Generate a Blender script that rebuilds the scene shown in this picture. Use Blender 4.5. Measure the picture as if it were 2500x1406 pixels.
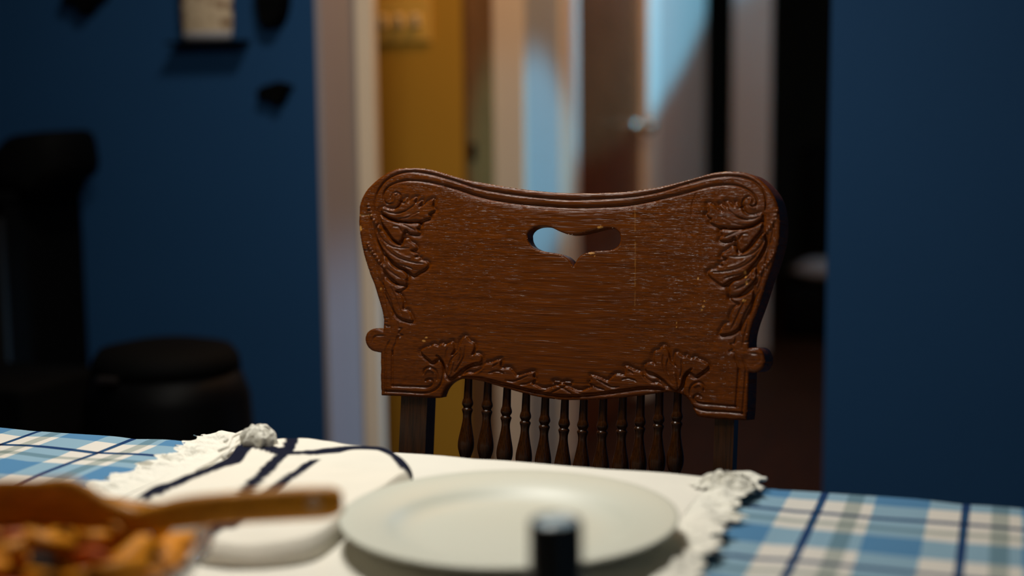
import bpy, bmesh, math, random
import numpy as np
from mathutils import Vector, Matrix, Euler
PI = math.pi
random.seed(7); rng = np.random.default_rng(7)
S = bpy.context.scene
for o in list(bpy.data.objects): bpy.data.objects.remove(o)

# ------------------------------------------------------------------ camera
CAMZ = 1.09
YAW, TILT, ROLL = math.radians(19.3), math.radians(7.5), -0.0107
cam_d = bpy.data.cameras.new('camera'); cam = bpy.data.objects.new('camera', cam_d)
S.collection.objects.link(cam); S.camera = cam
cam_d.sensor_width = 36; cam_d.lens = 50
CR = Matrix.Rotation(YAW, 3, 'Z') @ Matrix.Rotation(PI/2-TILT, 3, 'X') @ Matrix.Rotation(ROLL, 3, 'Z')
cam.location = (0, 0, CAMZ); cam.rotation_euler = CR.to_euler()
cam_d.clip_start = 0.02
cam_d.dof.use_dof = True; cam_d.dof.focus_distance = 1.47; cam_d.dof.aperture_fstop = 2.0
cam_d.dof.aperture_blades = 0
FP = 2500*50/36
O = Vector((0, 0, CAMZ))
def ray(px, py): return (CR @ Vector(((px-1250)/FP, (703-py)/FP, -1))).normalized()
def on(px, py, axis, val):
    d = ray(px, py); t = (val-O[axis])/d[axis]; return O+d*t
def onx(px, py, v): return on(px, py, 0, v)
def ony(px, py, v): return on(px, py, 1, v)
def onz(px, py, v): return on(px, py, 2, v)
def at(px, py, dist):
    d = ray(px, py); f = CR @ Vector((0, 0, -1)); return O+d*(dist/d.dot(f))

# ------------------------------------------------------------------ world, lights, exposure
S.view_settings.view_transform = 'Standard'; S.view_settings.look = 'None'
S.view_settings.exposure = 0.0; S.view_settings.gamma = 1.0; S.view_settings.use_curve_mapping = False
w = bpy.data.worlds.new('world'); S.world = w; w.use_nodes = True
w.node_tree.nodes['Background'].inputs[0].default_value = (0.10, 0.16, 0.3, 1)
w.node_tree.nodes['Background'].inputs[1].default_value = 0.0
def light(name, kind, loc, target, power, col, **kw):
    l = bpy.data.lights.new(name, kind); l.energy = power; l.color = col
    for k, v in kw.items(): setattr(l, k, v)
    o = bpy.data.objects.new(name, l); S.collection.objects.link(o); o.location = loc
    o.rotation_euler = (Vector(target)-Vector(loc)).to_track_quat('-Z', 'Y').to_euler()
    return o
# shaded pendant over the dining table (above the frame)
light('pendant_light', 'AREA', (-0.66, 1.19, 1.74), (-0.66, 1.17, 0.76), 9.3, (1.0, 0.96, 0.86), shape='DISK', size=0.20)
# added wash between the table and the back wall, brightens the blue wall
light('wall_wash', 'AREA', (-0.86, 1.80, 2.25), (-0.86, 1.86, 0.76), 9.5, (1.0, 0.93, 0.82), shape='DISK', size=0.25)
# added warm fill behind the camera, for the faces turned towards it
light('warm_fill', 'AREA', (-0.3, -1.0, 2.3), (-0.6, 1.4, 0.9), 0.9, (1.0, 0.66, 0.36), shape='DISK', size=0.4)
light('cool_fill', 'AREA', (1.7, -0.6, 1.7), (-0.6, 1.4, 0.9), 0.8, (0.36, 0.68, 1.0), shape='RECTANGLE', size=0.9, size_y=1.1)  # added cool fill from the camera side, no window known there
# warm hall ceiling lamp, then a fill deeper in the corridor
light('hall_ceiling_light', 'AREA', (-0.85, 3.1, 2.3), (-1.2, 3.3, 1.0), 9.5, (1.0, 0.53, 0.20), shape='DISK', size=0.25)
light('corridor_fill', 'AREA', (-0.55, 4.6, 2.35), (-1.2, 4.8, 1.2), 9.0, (1.0, 0.50, 0.24), shape='DISK', size=0.25)  # added warm fill to brighten the corridor door
# cool light reaching the hall from rooms on its right
light('hall_window_near', 'SPOT', (0.6, 3.42, 0.75), (-1.32, 2.70, 0.32), 60, (0.26, 0.60, 1.0), spot_size=math.radians(31), spot_blend=0.7, shadow_soft_size=0.06)
light('hall_window_side', 'SPOT', (0.2, 3.55, 0.95), (-1.24, 3.75, 0.92), 60, (0.16, 0.64, 0.95), spot_size=math.radians(28), spot_blend=0.6, shadow_soft_size=0.05)
light('hall_window_glow', 'SPOT', (-0.42, 3.3, 2.0), (-0.42, 1.4, 1.0), 9, (0.30, 0.62, 1.0), spot_size=math.radians(26), spot_blend=0.5, shadow_soft_size=0.05)
LA, b1, b2 = Vector((0.9, 5.0, 1.9)), Vector((-1.24, 4.6, 0.83)), Vector((-1.24, 6.05, 1.30))
ax = (b1-LA).cross(b2-LA).normalized(); ax = ax if ax.z > 0 else -ax
dm = ((b1+b2)/2-LA).normalized(); th = math.radians(61)
light('hall_window_far', 'SPOT', LA, LA+dm*math.cos(th)+ax*math.sin(th), 260, (0.11, 0.58, 1.0), spot_size=2*th, spot_blend=0.05, shadow_soft_size=0.05)

# ------------------------------------------------------------------ materials
def nt(name):
    m = bpy.data.materials.new(name); m.use_nodes = True
    n = m.node_tree.nodes; return m, n, m.node_tree.links, n['Principled BSDF']
def mat(name, col, rough=0.6, spec=0.4, var=0.0, scale=8, bump=0.0, bscale=60, metal=0.0, coat=0.0, sheen=0.0):
    m, n, l, b = nt(name)
    b.inputs['Roughness'].default_value = rough; b.inputs['Specular IOR Level'].default_value = spec
    b.inputs['Metallic'].default_value = metal; b.inputs['Coat Weight'].default_value = coat
    b.inputs['Sheen Weight'].default_value = sheen
    tc = n.new('ShaderNodeTexCoord')
    ns = n.new('ShaderNodeTexNoise'); ns.inputs['Scale'].default_value = scale; ns.inputs['Detail'].default_value = 4
    l.new(tc.outputs['Object'], ns.inputs['Vector'])
    mx = n.new('ShaderNodeMix'); mx.data_type = 'RGBA'
    l.new(ns.outputs['Fac'], mx.inputs[0])
    mx.inputs[6].default_value = tuple(c*(1-var) for c in col)+(1,)
    mx.inputs[7].default_value = tuple(min(1, c*(1+var)) for c in col)+(1,)
    l.new(mx.outputs[2], b.inputs['Base Color'])
    if bump:
        n2 = n.new('ShaderNodeTexNoise'); n2.inputs['Scale'].default_value = bscale; n2.inputs['Detail'].default_value = 3
        l.new(tc.outputs['Object'], n2.inputs['Vector'])
        bp = n.new('ShaderNodeBump'); bp.inputs['Strength'].default_value = bump; bp.inputs['Distance'].default_value = 0.003
        l.new(n2.outputs['Fac'], bp.inputs['Height']); l.new(bp.outputs[0], b.inputs['Normal'])
    return m
def wood(name, dark, light_, axis_scale=(6, 60, 60), rough=0.32, coat=0.0, wear=False, fine=0.5, bumpd=0.0006, spec=0.16):
    m, n, l, b = nt(name)
    tc = n.new('ShaderNodeTexCoord'); mp = n.new('ShaderNodeMapping'); mp.inputs['Scale'].default_value = axis_scale
    l.new(tc.outputs['Object'], mp.inputs[0])
    a = n.new('ShaderNodeTexNoise'); a.inputs['Scale'].default_value = 1.6; a.inputs['Detail'].default_value = 6; a.inputs['Roughness'].default_value = 0.65; a.inputs['Distortion'].default_value = 0.4
    l.new(mp.outputs[0], a.inputs['Vector'])
    mp2 = n.new('ShaderNodeMapping'); mp2.inputs['Scale'].default_value = tuple(s*9 if s > 20 else s*4.5 for s in axis_scale)
    l.new(tc.outputs['Object'], mp2.inputs[0])
    f = n.new('ShaderNodeTexNoise'); f.inputs['Scale'].default_value = 1.3; f.inputs['Detail'].default_value = 2
    l.new(mp2.outputs[0], f.inputs['Vector'])
    r1 = n.new('ShaderNodeValToRGB'); r1.color_ramp.elements[0].position = 0.3; r1.color_ramp.elements[1].position = 0.72
    r1.color_ramp.elements[0].color = (*dark, 1); r1.color_ramp.elements[1].color = (*light_, 1)
    l.new(a.outputs['Fac'], r1.inputs[0])
    r2 = n.new('ShaderNodeValToRGB'); r2.color_ramp.elements[0].position = 0.36; r2.color_ramp.elements[1].position = 0.62
    g = 1-fine; r2.color_ramp.elements[0].color = (g, g, g, 1); r2.color_ramp.elements[1].color = (1.15, 1.15, 1.15, 1)
    l.new(f.outputs['Fac'], r2.inputs[0])
    mx = n.new('ShaderNodeMix'); mx.data_type = 'RGBA'; mx.blend_type = 'MULTIPLY'; mx.inputs[0].default_value = 1
    l.new(r1.outputs[0], mx.inputs[6]); l.new(r2.outputs[0], mx.inputs[7])
    out = mx.outputs[2]
    if wear:
        at_ = n.new('ShaderNodeAttribute'); at_.attribute_name = 'wear'
        m2 = n.new('ShaderNodeMix'); m2.data_type = 'RGBA'; l.new(at_.outputs['Fac'], m2.inputs[0])
        l.new(out, m2.inputs[6]); m2.inputs[7].default_value = (0.62, 0.30, 0.07, 1); out = m2.outputs[2]
    l.new(out, b.inputs['Base Color'])
    b.inputs['Roughness'].default_value = rough; b.inputs['Coat Weight'].default_value = coat; b.inputs['Coat Roughness'].default_value = 0.2
    b.inputs['Specular IOR Level'].default_value = spec
    bp = n.new('ShaderNodeBump'); bp.inputs['Strength'].default_value = 0.6; bp.inputs['Distance'].default_value = bumpd
    l.new(f.outputs['Fac'], bp.inputs['Height']); l.new(bp.outputs[0], b.inputs['Normal'])
    return m
M = {}
M['blue'] = mat('blue_wall_paint', (0.016, 0.070, 0.180), 0.75, 0.2, 0.06, 3, 0.15, 120)
M['yellow'] = mat('mustard_wall_paint', (0.57, 0.31, 0.034), 0.7, 0.2, 0.05, 3)
M['white_wall'] = mat('white_wall_paint', (0.56, 0.42, 0.35), 0.7, 0.2, 0.04, 3)
M['trim'] = mat('white_gloss_trim', (0.78, 0.68, 0.57), 0.45, 0.4, 0.04, 5)
M['ceil'] = mat('ceiling_paint', (0.35, 0.33, 0.3), 0.9, 0.1, 0.03, 3)
M['jamb'] = mat('shaded_white_jamb', (0.40, 0.35, 0.36), 0.5, 0.35, 0.04, 5)  # white trim with the jamb's dimmer light put into its colour
M['cool_lit_white'] = mat('cool_lit_white_paint', (0.46, 0.50, 0.52), 0.6, 0.3, 0.04, 3)  # white wall paint, tinted for the cool light on the near strip
M['cream'] = mat('warm_lit_gloss_trim', (0.92, 0.74, 0.54), 0.45, 0.4, 0.04, 5)  # white trim, lightened and warmed for the lamplight on the stop strip
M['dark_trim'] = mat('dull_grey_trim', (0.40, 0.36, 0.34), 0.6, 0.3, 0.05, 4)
M['floor'] = wood('dark_floor_boards', (0.018, 0.005, 0.001), (0.04, 0.012, 0.003), (30, 3, 30), 0.6, 0.0)
M['brown'] = wood('brown_door_edge', (0.17, 0.08, 0.02), (0.26, 0.13, 0.035), (30, 30, 3), 0.5, 0.1)
M['door'] = wood('varnished_door_wood', (0.10, 0.026, 0.008), (0.22, 0.060, 0.020), (30, 30, 3), 0.22, 0.25)
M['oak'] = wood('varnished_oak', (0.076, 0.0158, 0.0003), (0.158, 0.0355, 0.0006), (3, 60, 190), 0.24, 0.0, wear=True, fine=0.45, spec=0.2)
M['oakv'] = wood('varnished_oak_shaded', (0.020, 0.0055, 0.0006), (0.045, 0.013, 0.0015), (60, 60, 5), 0.26, 0.0, spec=0.26)  # oak with the shade below the panel put into its colour
M['black'] = mat('matt_black', (0.002, 0.002, 0.002), 0.75, 0.06, 0.2, 10)
M['far_shade'] = mat('far_room_painted_dark', (0.03, 0.026, 0.02), 0.9, 0.1, 0.1, 3)  # near-black colour stands in for the far room's lack of light
M['blackiron'] = mat('dark_painted_metal', (0.0015, 0.0015, 0.0018), 0.5, 0.06, 0.2, 10)
M['plastic'] = mat('black_plastic', (0.004, 0.005, 0.006), 0.35, 0.5, 0.1, 10)
M['brass'] = mat('dull_brass', (0.55, 0.45, 0.33), 0.25, 0.5, 0.1, 10, metal=1.0)
M['cloth'] = mat('white_cotton', (0.82, 0.79, 0.71), 0.9, 0.1, 0.03, 25, 0.25, 700, sheen=0.1)
M['lace'] = mat('cream_lace', (0.82, 0.80, 0.72), 0.9, 0.1, 0.08, 90, 0.8, 260)
M['china'] = mat('white_china', (0.60, 0.62, 0.54), 0.42, 0.5, 0.02, 5)
M['plate_switch'] = mat('painted_switch_plate', (0.80, 0.50, 0.10), 0.35, 0.5, 0.05, 8)
M['toggle'] = mat('cream_toggle', (0.95, 0.80, 0.50), 0.3, 0.6, 0.03, 8)
M['spoonwood'] = wood('orange_beech', (0.46, 0.17, 0.008), (0.66, 0.27, 0.012), (6, 50, 50), 0.5, 0.1, fine=0.2)
M['steel'] = mat('steel', (0.45, 0.4, 0.36), 0.3, 0.5, 0.05, 10, metal=1.0)
M['greycloth'] = mat('grey_cloth', (0.35, 0.34, 0.36), 0.9, 0.1, 0.1, 10)
M['tablewood'] = wood('table_wood', (0.05, 0.02, 0.01), (0.12, 0.05, 0.02), (6, 50, 50), 0.4, 0.1)

# ------------------------------------------------------------------ helpers
def tag(o, label=None, cat=None, group=None, kind=None):
    if label: o['label'] = label
    if cat: o['category'] = cat
    if group: o['group'] = group
    if kind: o['kind'] = kind
    return o
def link(name, me, m, parent=None, smooth=True, loc=None):
    o = bpy.data.objects.new(name, me); S.collection.objects.link(o)
    if m: me.materials.append(m)
    if smooth: me.polygons.foreach_set('use_smooth', [True]*len(me.polygons))
    if parent: o.parent = parent
    if loc is not None: o.location = loc
    return o
def bm_obj(name, bm, m, parent=None, smooth=False, loc=None, bevel=0):
    if bevel:
        bmesh.ops.bevel(bm, geom=[e for e in bm.edges if e.calc_face_angle(0) > 0.6], offset=bevel, segments=2, affect='EDGES', profile=0.6)
    bmesh.ops.recalc_face_normals(bm, faces=bm.faces)
    me = bpy.data.meshes.new(name); bm.to_mesh(me); bm.free()
    return link(name, me, m, parent, smooth, loc)
def boxm(bm, a, b):
    a, b = Vector(a), Vector(b); c = (a+b)/2; s = b-a
    bmesh.ops.create_cube(bm, size=1, matrix=Matrix.Translation(c) @ Matrix.Diagonal((abs(s.x), abs(s.y), abs(s.z), 1)))
def box(name, a, b, m, parent=None, bevel=0.0, off=None, smooth=False):
    """box whose object origin is its own centre (or relative to parent origin)"""
    a, b = Vector(a), Vector(b); c = (a+b)/2
    bm = bmesh.new(); boxm(bm, a-c, b-c)
    pl = parent.location if parent else Vector((0, 0, 0))
    return bm_obj(name, bm, m, parent, smooth, c-pl, bevel)
def struct(o): o['kind'] = 'structure'; return o
def empty(name, loc): 
    o = bpy.data.objects.new(name, None); o.empty_display_size = .05; S.collection.objects.link(o); o.location = loc; return o
def lathe(name, prof, m, parent=None, loc=(0, 0, 0), seg=48, rot=None):
    bm = bmesh.new(); rings = []
    for r, z in prof:
        if r < 1e-6: rings.append([bm.verts.new((0, 0, z))])
        else: rings.append([bm.verts.new((r*math.cos(2*PI*i/seg), r*math.sin(2*PI*i/seg), z)) for i in range(seg)])
    for A, B in zip(rings[:-1], rings[1:]):
        for i in range(seg):
            j = (i+1) % seg
            if len(A) == 1 and len(B) == 1: continue
            if len(A) == 1: bm.faces.new((A[0], B[i], B[j]))
            elif len(B) == 1: bm.faces.new((A[i], A[j], B[0]))
            else: bm.faces.new((A[i], A[j], B[j], B[i]))
    o = bm_obj(name, bm, m, parent, True, loc)
    if rot: o.rotation_euler = rot
    return o
def grid_mesh(name, P, m, parent=None, loc=(0, 0, 0), attr=None):
    """P: array (ny,nx,3)"""
    ny, nx = P.shape[:2]
    idx = np.arange(ny*nx).reshape(ny, nx)
    f = np.stack([idx[:-1, :-1], idx[:-1, 1:], idx[1:, 1:], idx[1:, :-1]], -1).reshape(-1, 4)
    me = bpy.data.meshes.new(name); me.from_pydata((P.reshape(-1, 3)-np.array(loc)).tolist(), [], f.tolist()); me.update()
    o = link(name, me, m, parent, True, Vector(loc)-(parent.location if parent else Vector((0, 0, 0))))
    if attr is not None:
        for k, v in attr.items():
            a = me.attributes.new(k, 'FLOAT', 'POINT'); a.data.foreach_set('value', v.reshape(-1).astype(np.float32))
    return o
def tube(name, pts, rad, m, parent=None, seg=10, loc=(0, 0, 0), flat=1.0):
    bm = bmesh.new(); pts = [Vector(p)-Vector(loc) for p in pts]; rings = []
    n_ = len(pts)
    for i, p in enumerate(pts):
        t = (pts[min(i+1, n_-1)]-pts[max(i-1, 0)]).normalized()
        up = Vector((0, 0, 1)) if abs(t.z) < .9 else Vector((1, 0, 0))
        a = t.cross(up).normalized(); b = a.cross(t)
        r = rad[i] if hasattr(rad, '__len__') else rad
        rings.append([bm.verts.new(p+a*r*math.cos(2*PI*k/seg)+b*r*flat*math.sin(2*PI*k/seg)) for k in range(seg)])
    for A, B in zip(rings[:-1], rings[1:]):
        for k in range(seg): bm.faces.new((A[k], A[(k+1) % seg], B[(k+1) % seg], B[k]))
    bm.faces.new(rings[0]); bm.faces.new(rings[-1])
    return bm_obj(name, bm, m, parent, True, Vector(loc)-(parent.location if parent else Vector((0, 0, 0))))
def cr(pts, n=8, closed=False):
    """Catmull-Rom resample"""
    P = np.array(pts, float); N = len(P); out = []
    rngi = range(N) if closed else range(N-1)
    for i in rngi:
        if closed: p0, p1, p2, p3 = P[(i-1) % N], P[i], P[(i+1) % N], P[(i+2) % N]
        else: p0, p1, p2, p3 = P[max(i-1, 0)], P[i], P[i+1], P[min(i+2, N-1)]
        for k in range(n):
            t = k/n
            out.append(0.5*((2*p1)+(-p0+p2)*t+(2*p0-5*p1+4*p2-p3)*t*t+(-p0+3*p1-3*p2+p3)*t**3))
    if not closed: out.append(P[-1])
    return np.array(out)
def vnoise(x, y, seed=0):
    """smooth value noise, arrays"""
    r = np.random.default_rng(seed); T = r.random((64, 64))
    xi, yi = np.floor(x).astype(int), np.floor(y).astype(int); fx, fy = x-xi, y-yi
    fx = fx*fx*(3-2*fx); fy = fy*fy*(3-2*fy)
    g = lambda a, b: T[a % 64, b % 64]
    return (g(xi, yi)*(1-fx)+g(xi+1, yi)*fx)*(1-fy)+(g(xi, yi+1)*(1-fx)+g(xi+1, yi+1)*fx)*fy-0.5

# ------------------------------------------------------------------ the setting
WY = 2.61; WT = 0.155; CE = 2.5
XL = onx(0, 0, 0).x if False else ony(778, 300, WY).x       # left edge of the opening
XR = ony(2019, 600, WY).x                                    # right edge of the opening
struct(box('floor', (-3.6, -2.2, -0.05), (2.6, 9.2, 0), M['floor']))
struct(box('ceiling', (-3.6, -2.2, CE), (2.6, 9.2, CE+0.05), M['ceil']))
struct(box('wall_back_left', (-3.4, WY, 0), (XL, WY+WT, CE), M['blue']))
struct(box('wall_back_right', (XR, WY, 0), (2.4, WY+WT, CE), M['blue']))
struct(box('wall_back_header', (XL, WY, 2.15), (XR, WY+WT, CE), M['blue']))
struct(box('wall_left', (-3.5, -2.1, 0), (-3.4, WY+WT, CE), M['blue']))
struct(box('wall_right', (2.4, -2.1, 0), (2.5, WY+WT, CE), M['blue']))
struct(box('wall_front', (-3.5, -2.2, 0), (2.5, -2.1, CE), M['blue']))
# opening lining: white jamb and the stop strip proud of it
struct(box('trim_1', (XL-0.001, WY-0.004, 0), (XL+0.012, WY+WT+0.004, 2.15), M['jamb'], bevel=0.002))
ys = WY+WT+0.004
xs = ony(913, 300, ys).x
struct(box('trim_2', (XL-0.05, ys, 0), (xs, ys+0.03, 2.17), M['cream'], bevel=0.005))
# hall
HY = 3.45
XC = ony(1142, 300, HY).x
struct(box('wall_hall_left', (-3.4, HY, 0), (XC-0.012, HY+0.1, CE), M['yellow']))
HY2 = HY+0.1
xa = XC
y2 = onx(1206, 300, XC).y
struct(box('wall_hall_return', (XC-0.012, HY+0.001, 0), (XC, y2+0.05, CE), M['brown']))
xb = ony(1280, 300, y2).x
struct(box('trim_3', (XC-0.005, y2, 0), (xb, y2+0.022, CE), M['trim'], bevel=0.004))
SX = xb-0.004
yA, yB, yC, yD, yE = [onx(p, 300, SX).y for p in (1366, 1404, 1574, 1600, 1722)]
struct(box('wall_corridor_near', (SX-0.1, y2+0.022, 0), (SX, yA, CE), M['cool_lit_white']))
struct(box('wall_corridor_far', (SX-0.1, yD, 0), (SX, yE, CE), M['white_wall']))
struct(box('wall_corridor_over_door', (SX-0.1, yA, 2.08), (SX, yD, CE), M['white_wall']))
struct(box('trim_4', (SX-0.09, yA, 0), (SX+0.014, yB, 2.08), M['trim'], bevel=0.004))
struct(box('trim_5', (SX-0.09, yC, 0), (SX+0.014, yD, 2.08), M['trim'], bevel=0.004))
d = struct(box('door_1', (SX-0.05, yB, 0.01), (SX-0.012, yC, 2.07), M['door'], bevel=0.003))
kp = onx(1568, 309, SX+0.03); kz = kp.z
kn = lathe('door_knob', [(0, 0.066), (0.016, 0.064), (0.026, 0.054), (0.028, 0.044), (0.022, 0.032), (0.010, 0.024), (0.009, 0.008), (0.03, 0.006), (0.032, 0.0), (0, 0)], M['brass'], None, (0, 0, 0), 32)
kn.parent = d; kn.location = Vector((SX-0.012, yC-0.075, kz))-d.location; kn.rotation_euler = (0, PI/2, 0)
# end of corridor: dark doorway, dull casing, dark room beyond
e1 = ony(1788, 200, yE).x; e2 = ony(1882, 200, yE).x
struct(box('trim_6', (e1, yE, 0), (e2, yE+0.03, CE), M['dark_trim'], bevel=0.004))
struct(box('wall_far_room', (-3.4, 8.9, 0), (2.4, 9.0, CE), M['far_shade']))
struct(box('wall_far_room_left', (-2.6, yE+0.1, 0), (-2.5, 8.9, CE), M['far_shade']))
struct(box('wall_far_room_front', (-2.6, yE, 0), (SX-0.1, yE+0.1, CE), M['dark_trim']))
struct(box('light_block_corridor', (-0.15, 3.8, 0), (-0.05, 4.55, CE), M['white_wall']))  # unseen blocker, added to keep cool light off the near corridor wall
struct(box('light_block_hall', (-0.05, 3.8, 0), (2.3, 3.9, CE), M['white_wall']))  # unseen blocker, added to keep the far cool light out of the hall
struct(box('wall_hall_end', (-3.5, WY+WT, 0), (-3.4, HY, CE), M['yellow']))
struct(box('wall_hall_right', (2.3, WY+WT, 0), (2.4, 8.9, CE), M['white_wall']))
# latch on the hall return
lp = onx(1150, 370, XC)
box('door_latch', (XC, lp.y-0.012, lp.z-0.022), (XC+0.012, lp.y+0.012, lp.z+0.022), M['blackiron'], None, 0.004)
tag(bpy.data.objects['door_latch'], 'small dark latch plate on the mustard hall corner', 'latch')

# triple switch plate
c0 = ony(905, 100, HY); c1 = ony(1052, 0, HY)
pc = Vector((c1.x-0.083, HY, ony(1000, 48, HY).z))
sp = empty('light_switch', pc); tag(sp, 'triple light switch plate on the mustard hall wall', 'light switch')
box('switch_plate', pc+Vector((-0.083, -0.008, -0.058)), pc+Vector((0.083, 0, 0.058)), M['plate_switch'], sp, 0.004)
for k in (-1, 0, 1):
    q = pc+Vector((k*0.046, -0.008, 0))
    bm = bmesh.new(); boxm(bm, (-0.009, -0.016, -0.013), (0.009, 0, 0.015))
    t = bm_obj('toggle', bm, M['toggle'], sp, False, q-pc, 0.002)
    t.rotation_euler = (0.35, 0, 0)

# ------------------------------------------------------------------ things by the back left wall
def wall_shape(name, outline, depth, m, label, cat, n=5):
    P = [ony(x, y, WY-0.002) for x, y in cr(outline, n, True)]
    c = sum(P, Vector())/len(P)
    bm = bmesh.new(); vs = [bm.verts.new((p.x-c.x, 0, p.z-c.z)) for p in P]
    f = bm.faces.new(vs); r = bmesh.ops.extrude_face_region(bm, geom=[f])
    ev = [v for v in r['geom'] if isinstance(v, bmesh.types.BMVert)]
    for v in ev: v.co.y = -depth; v.co.x *= .86; v.co.z *= .86
    return tag(bm_obj(name, bm, m, None, False, c), label, cat)
wall_shape('bird_ornament', [(632, 225), (645, 210), (665, 204), (680, 199), (700, 203), (718, 212), (706, 228), (698, 250), (684, 258), (668, 245), (650, 242), (636, 238)], 0.02, M['black'], 'small black winged wall ornament on the blue wall', 'ornament')
wall_shape('oval_ornament', [(636, 0), (634, -60), (672, -92), (710, -60), (710, 5), (702, 45), (688, 66), (672, 70), (655, 66), (643, 45)], 0.03, M['black'], 'black oval wall ornament above the winged one', 'ornament')
wall_shape('leaf_ornament', [(160, -5), (178, 14), (192, 8), (205, 28), (220, 40), (234, 32), (240, 16), (262, 4), (270, -20), (250, -60), (215, -75), (180, -50)], 0.025, M['black'], 'black leafy wall ornament at the top left corner', 'ornament')
# ledge with jar
l0 = ony(400, 100, WY-0.05); l1 = ony(582, 97, WY-0.05)
sz = (l0.z+l1.z)/2
box('wall_shelf', (l0.x, WY-0.048, sz-0.006), (l1.x, WY-0.001, sz), M['black'], None, 0.002)
tag(bpy.data.objects['wall_shelf'], 'narrow black ledge on the blue wall under a jar', 'shelf')
def dotted(name, base, dot):
    m, n, l, b = nt(name); tc = n.new('ShaderNodeTexCoord'); v = n.new('ShaderNodeTexVoronoi'); v.inputs['Scale'].default_value = 42
    l.new(tc.outputs['Object'], v.inputs['Vector']); r = n.new('ShaderNodeValToRGB')
    r.color_ramp.elements[0].position = 0.2; r.color_ramp.elements[0].color = (*dot, 1)
    r.color_ramp.elements[1].position = 0.5; r.color_ramp.elements[1].color = (*base, 1)
    l.new(v.outputs['Distance'], r.inputs[0]); l.new(r.outputs[0], b.inputs['Base Color']); b.inputs['Roughness'].default_value = .5; return m
M['jar'] = dotted('speckled_pottery', (0.72, 0.55, 0.36), (0.20, 0.08, 0.025))
jx = ony(490, 60, WY-0.05)
jr = abs(ony(554, 30, WY-0.05).x-ony(427, 30, WY-0.05).x)/2*0.98
jar = empty('storage_jar', (jx.x, WY-0.025, sz)); tag(jar, 'speckled tan and cream jar on the narrow wall ledge', 'jar')
jr2 = min(jr, 0.047)
o = lathe('jar_body', [(0, 0.0), (0.9, 0.0), (0.93, 0.006), (0.95, 0.022), (1.0, 0.028), (1.0, 0.13), (0.9, 0.15), (0, 0.15)], M['jar'], jar)
for v in o.data.vertices: v.co.x *= jr; v.co.y *= 0.022
o = lathe('jar_base', [(0.0, 0.001), (0.92, 0.001), (0.97, 0.010), (0.965, 0.018), (0, 0.018)], M['greycloth'], jar)
for v in o.data.vertices: v.co.x *= jr; v.co.y *= 0.022

# tall ribbed cabinet with a bag on it, lidded bin
cy = 2.30
ca = ony(-140, 470, cy); cb = ony(198, 470, cy+0.26); 
cab = empty('ribbed_cabinet', ((ca.x+cb.x)/2, cy+0.13, 0)); tag(cab, 'tall dark ribbed cabinet against the blue wall', 'cabinet')
box('cabinet_body', (ca.x, cy+0.01, 0), (cb.x, cy+0.26, ca.z-0.02), M['black'], cab, 0.004)
box('cabinet_top', (ca.x-0.006, cy-0.008, ca.z-0.02), (cb.x+0.006, cy+0.262, ca.z), M['black'], cab, 0.004)
bm = bmesh.new(); nr = 14
for k in range(nr):
    x0 = ca.x+(cb.x-ca.x)*(k+.2)/nr; x1 = ca.x+(cb.x-ca.x)*(k+.8)/nr
    boxm(bm, (x0-cab.location.x, cy-0.004-cab.location.y, 0.06), (x1-cab.location.x, cy+0.012-cab.location.y, ca.z-0.05))
bm_obj('ribbed_front', bm, mat('dark_slats', (0.013, 0.012, 0.011), 0.5, 0.3), cab)
# bag: lumpy closed outline
def bag():
    out = [(-60, 468), (-50, 380), (0, 352), (20, 330), (80, 322), (148, 318), (158, 345), (166, 395), (160, 425), (130, 445), (125, 470)]
    P = [ony(x, y, cy+0.08) for x, y in out]; zb = ca.z
    base = Vector((sum(p.x for p in P)/len(P), cy+0.13, zb))
    bm = bmesh.new(); rings = []
    for dy, s in ((-0.09, .55), (-0.07, .86), (-0.03, 1.0), (0.03, 1.0), (0.07, .86), (0.09, .55)):
        cz = sum(p.z for p in P)/len(P)
        rings.append([bm.verts.new(((p.x-base.x)*s, dy, max(0.0, (p.z-zb)*(s*.5+.5)))) for p in P])
    for A, B in zip(rings[:-1], rings[1:]):
        for k in range(len(A)): bm.faces.new((A[k], A[(k+1) % len(A)], B[(k+1) % len(A)], B[k]))
    bm.faces.new(rings[0]); bm.faces.new(rings[-1])
    o = bm_obj('cloth_bag', bm, M['black'], None, True, base)
    tag(o, 'slouched black bag lying on top of the ribbed cabinet', 'bag')
bag()
by = 2.18
b0 = ony(258, 850, by); b1 = ony(556, 850, by); br = (b1.x-b0.x)/2; bz = (ony(400, 832, by).z)
bn = empty('lidded_bin', ((b0.x+b1.x)/2, by, 0)); tag(bn, 'low black lidded bin by the blue wall beside the ribbed cabinet', 'bin')
lathe('bin_body', [(0, 0), (br*1.32, 0), (br*1.34, 0.02), (br*1.30, 0.25), (br*1.16, bz-0.10), (br*1.02, bz-0.05), (0, bz-0.05)], M['blackiron'], bn)
lathe('bin_lid', [(0, bz), (br*0.55, bz-0.002), (br*0.92, bz-0.012), (br*1.02, bz-0.03), (br*1.04, bz-0.05), (br*0.98, bz-0.052), (0, bz-0.05)], M['black'], bn)
box('lid_handle', (bn.location.x-.05, by-br*1.04-0.012, bz-0.052), (bn.location.x+.05-.06, by-br*1.0, bz-0.043), M['steel'], bn, 0.002)
bs = ony(260, 1000, by).x; b2 = ony(60, 880, by)
box('storage_box', (b2.x-0.2, by-0.16, 0), (bn.location.x-br*1.34-0.02, by+0.08, b2.z-0.02), M['black'], None, 0.01)
tag(bpy.data.objects['storage_box'], 'low black box in the shadow below the ribbed cabinet', 'box')

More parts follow.
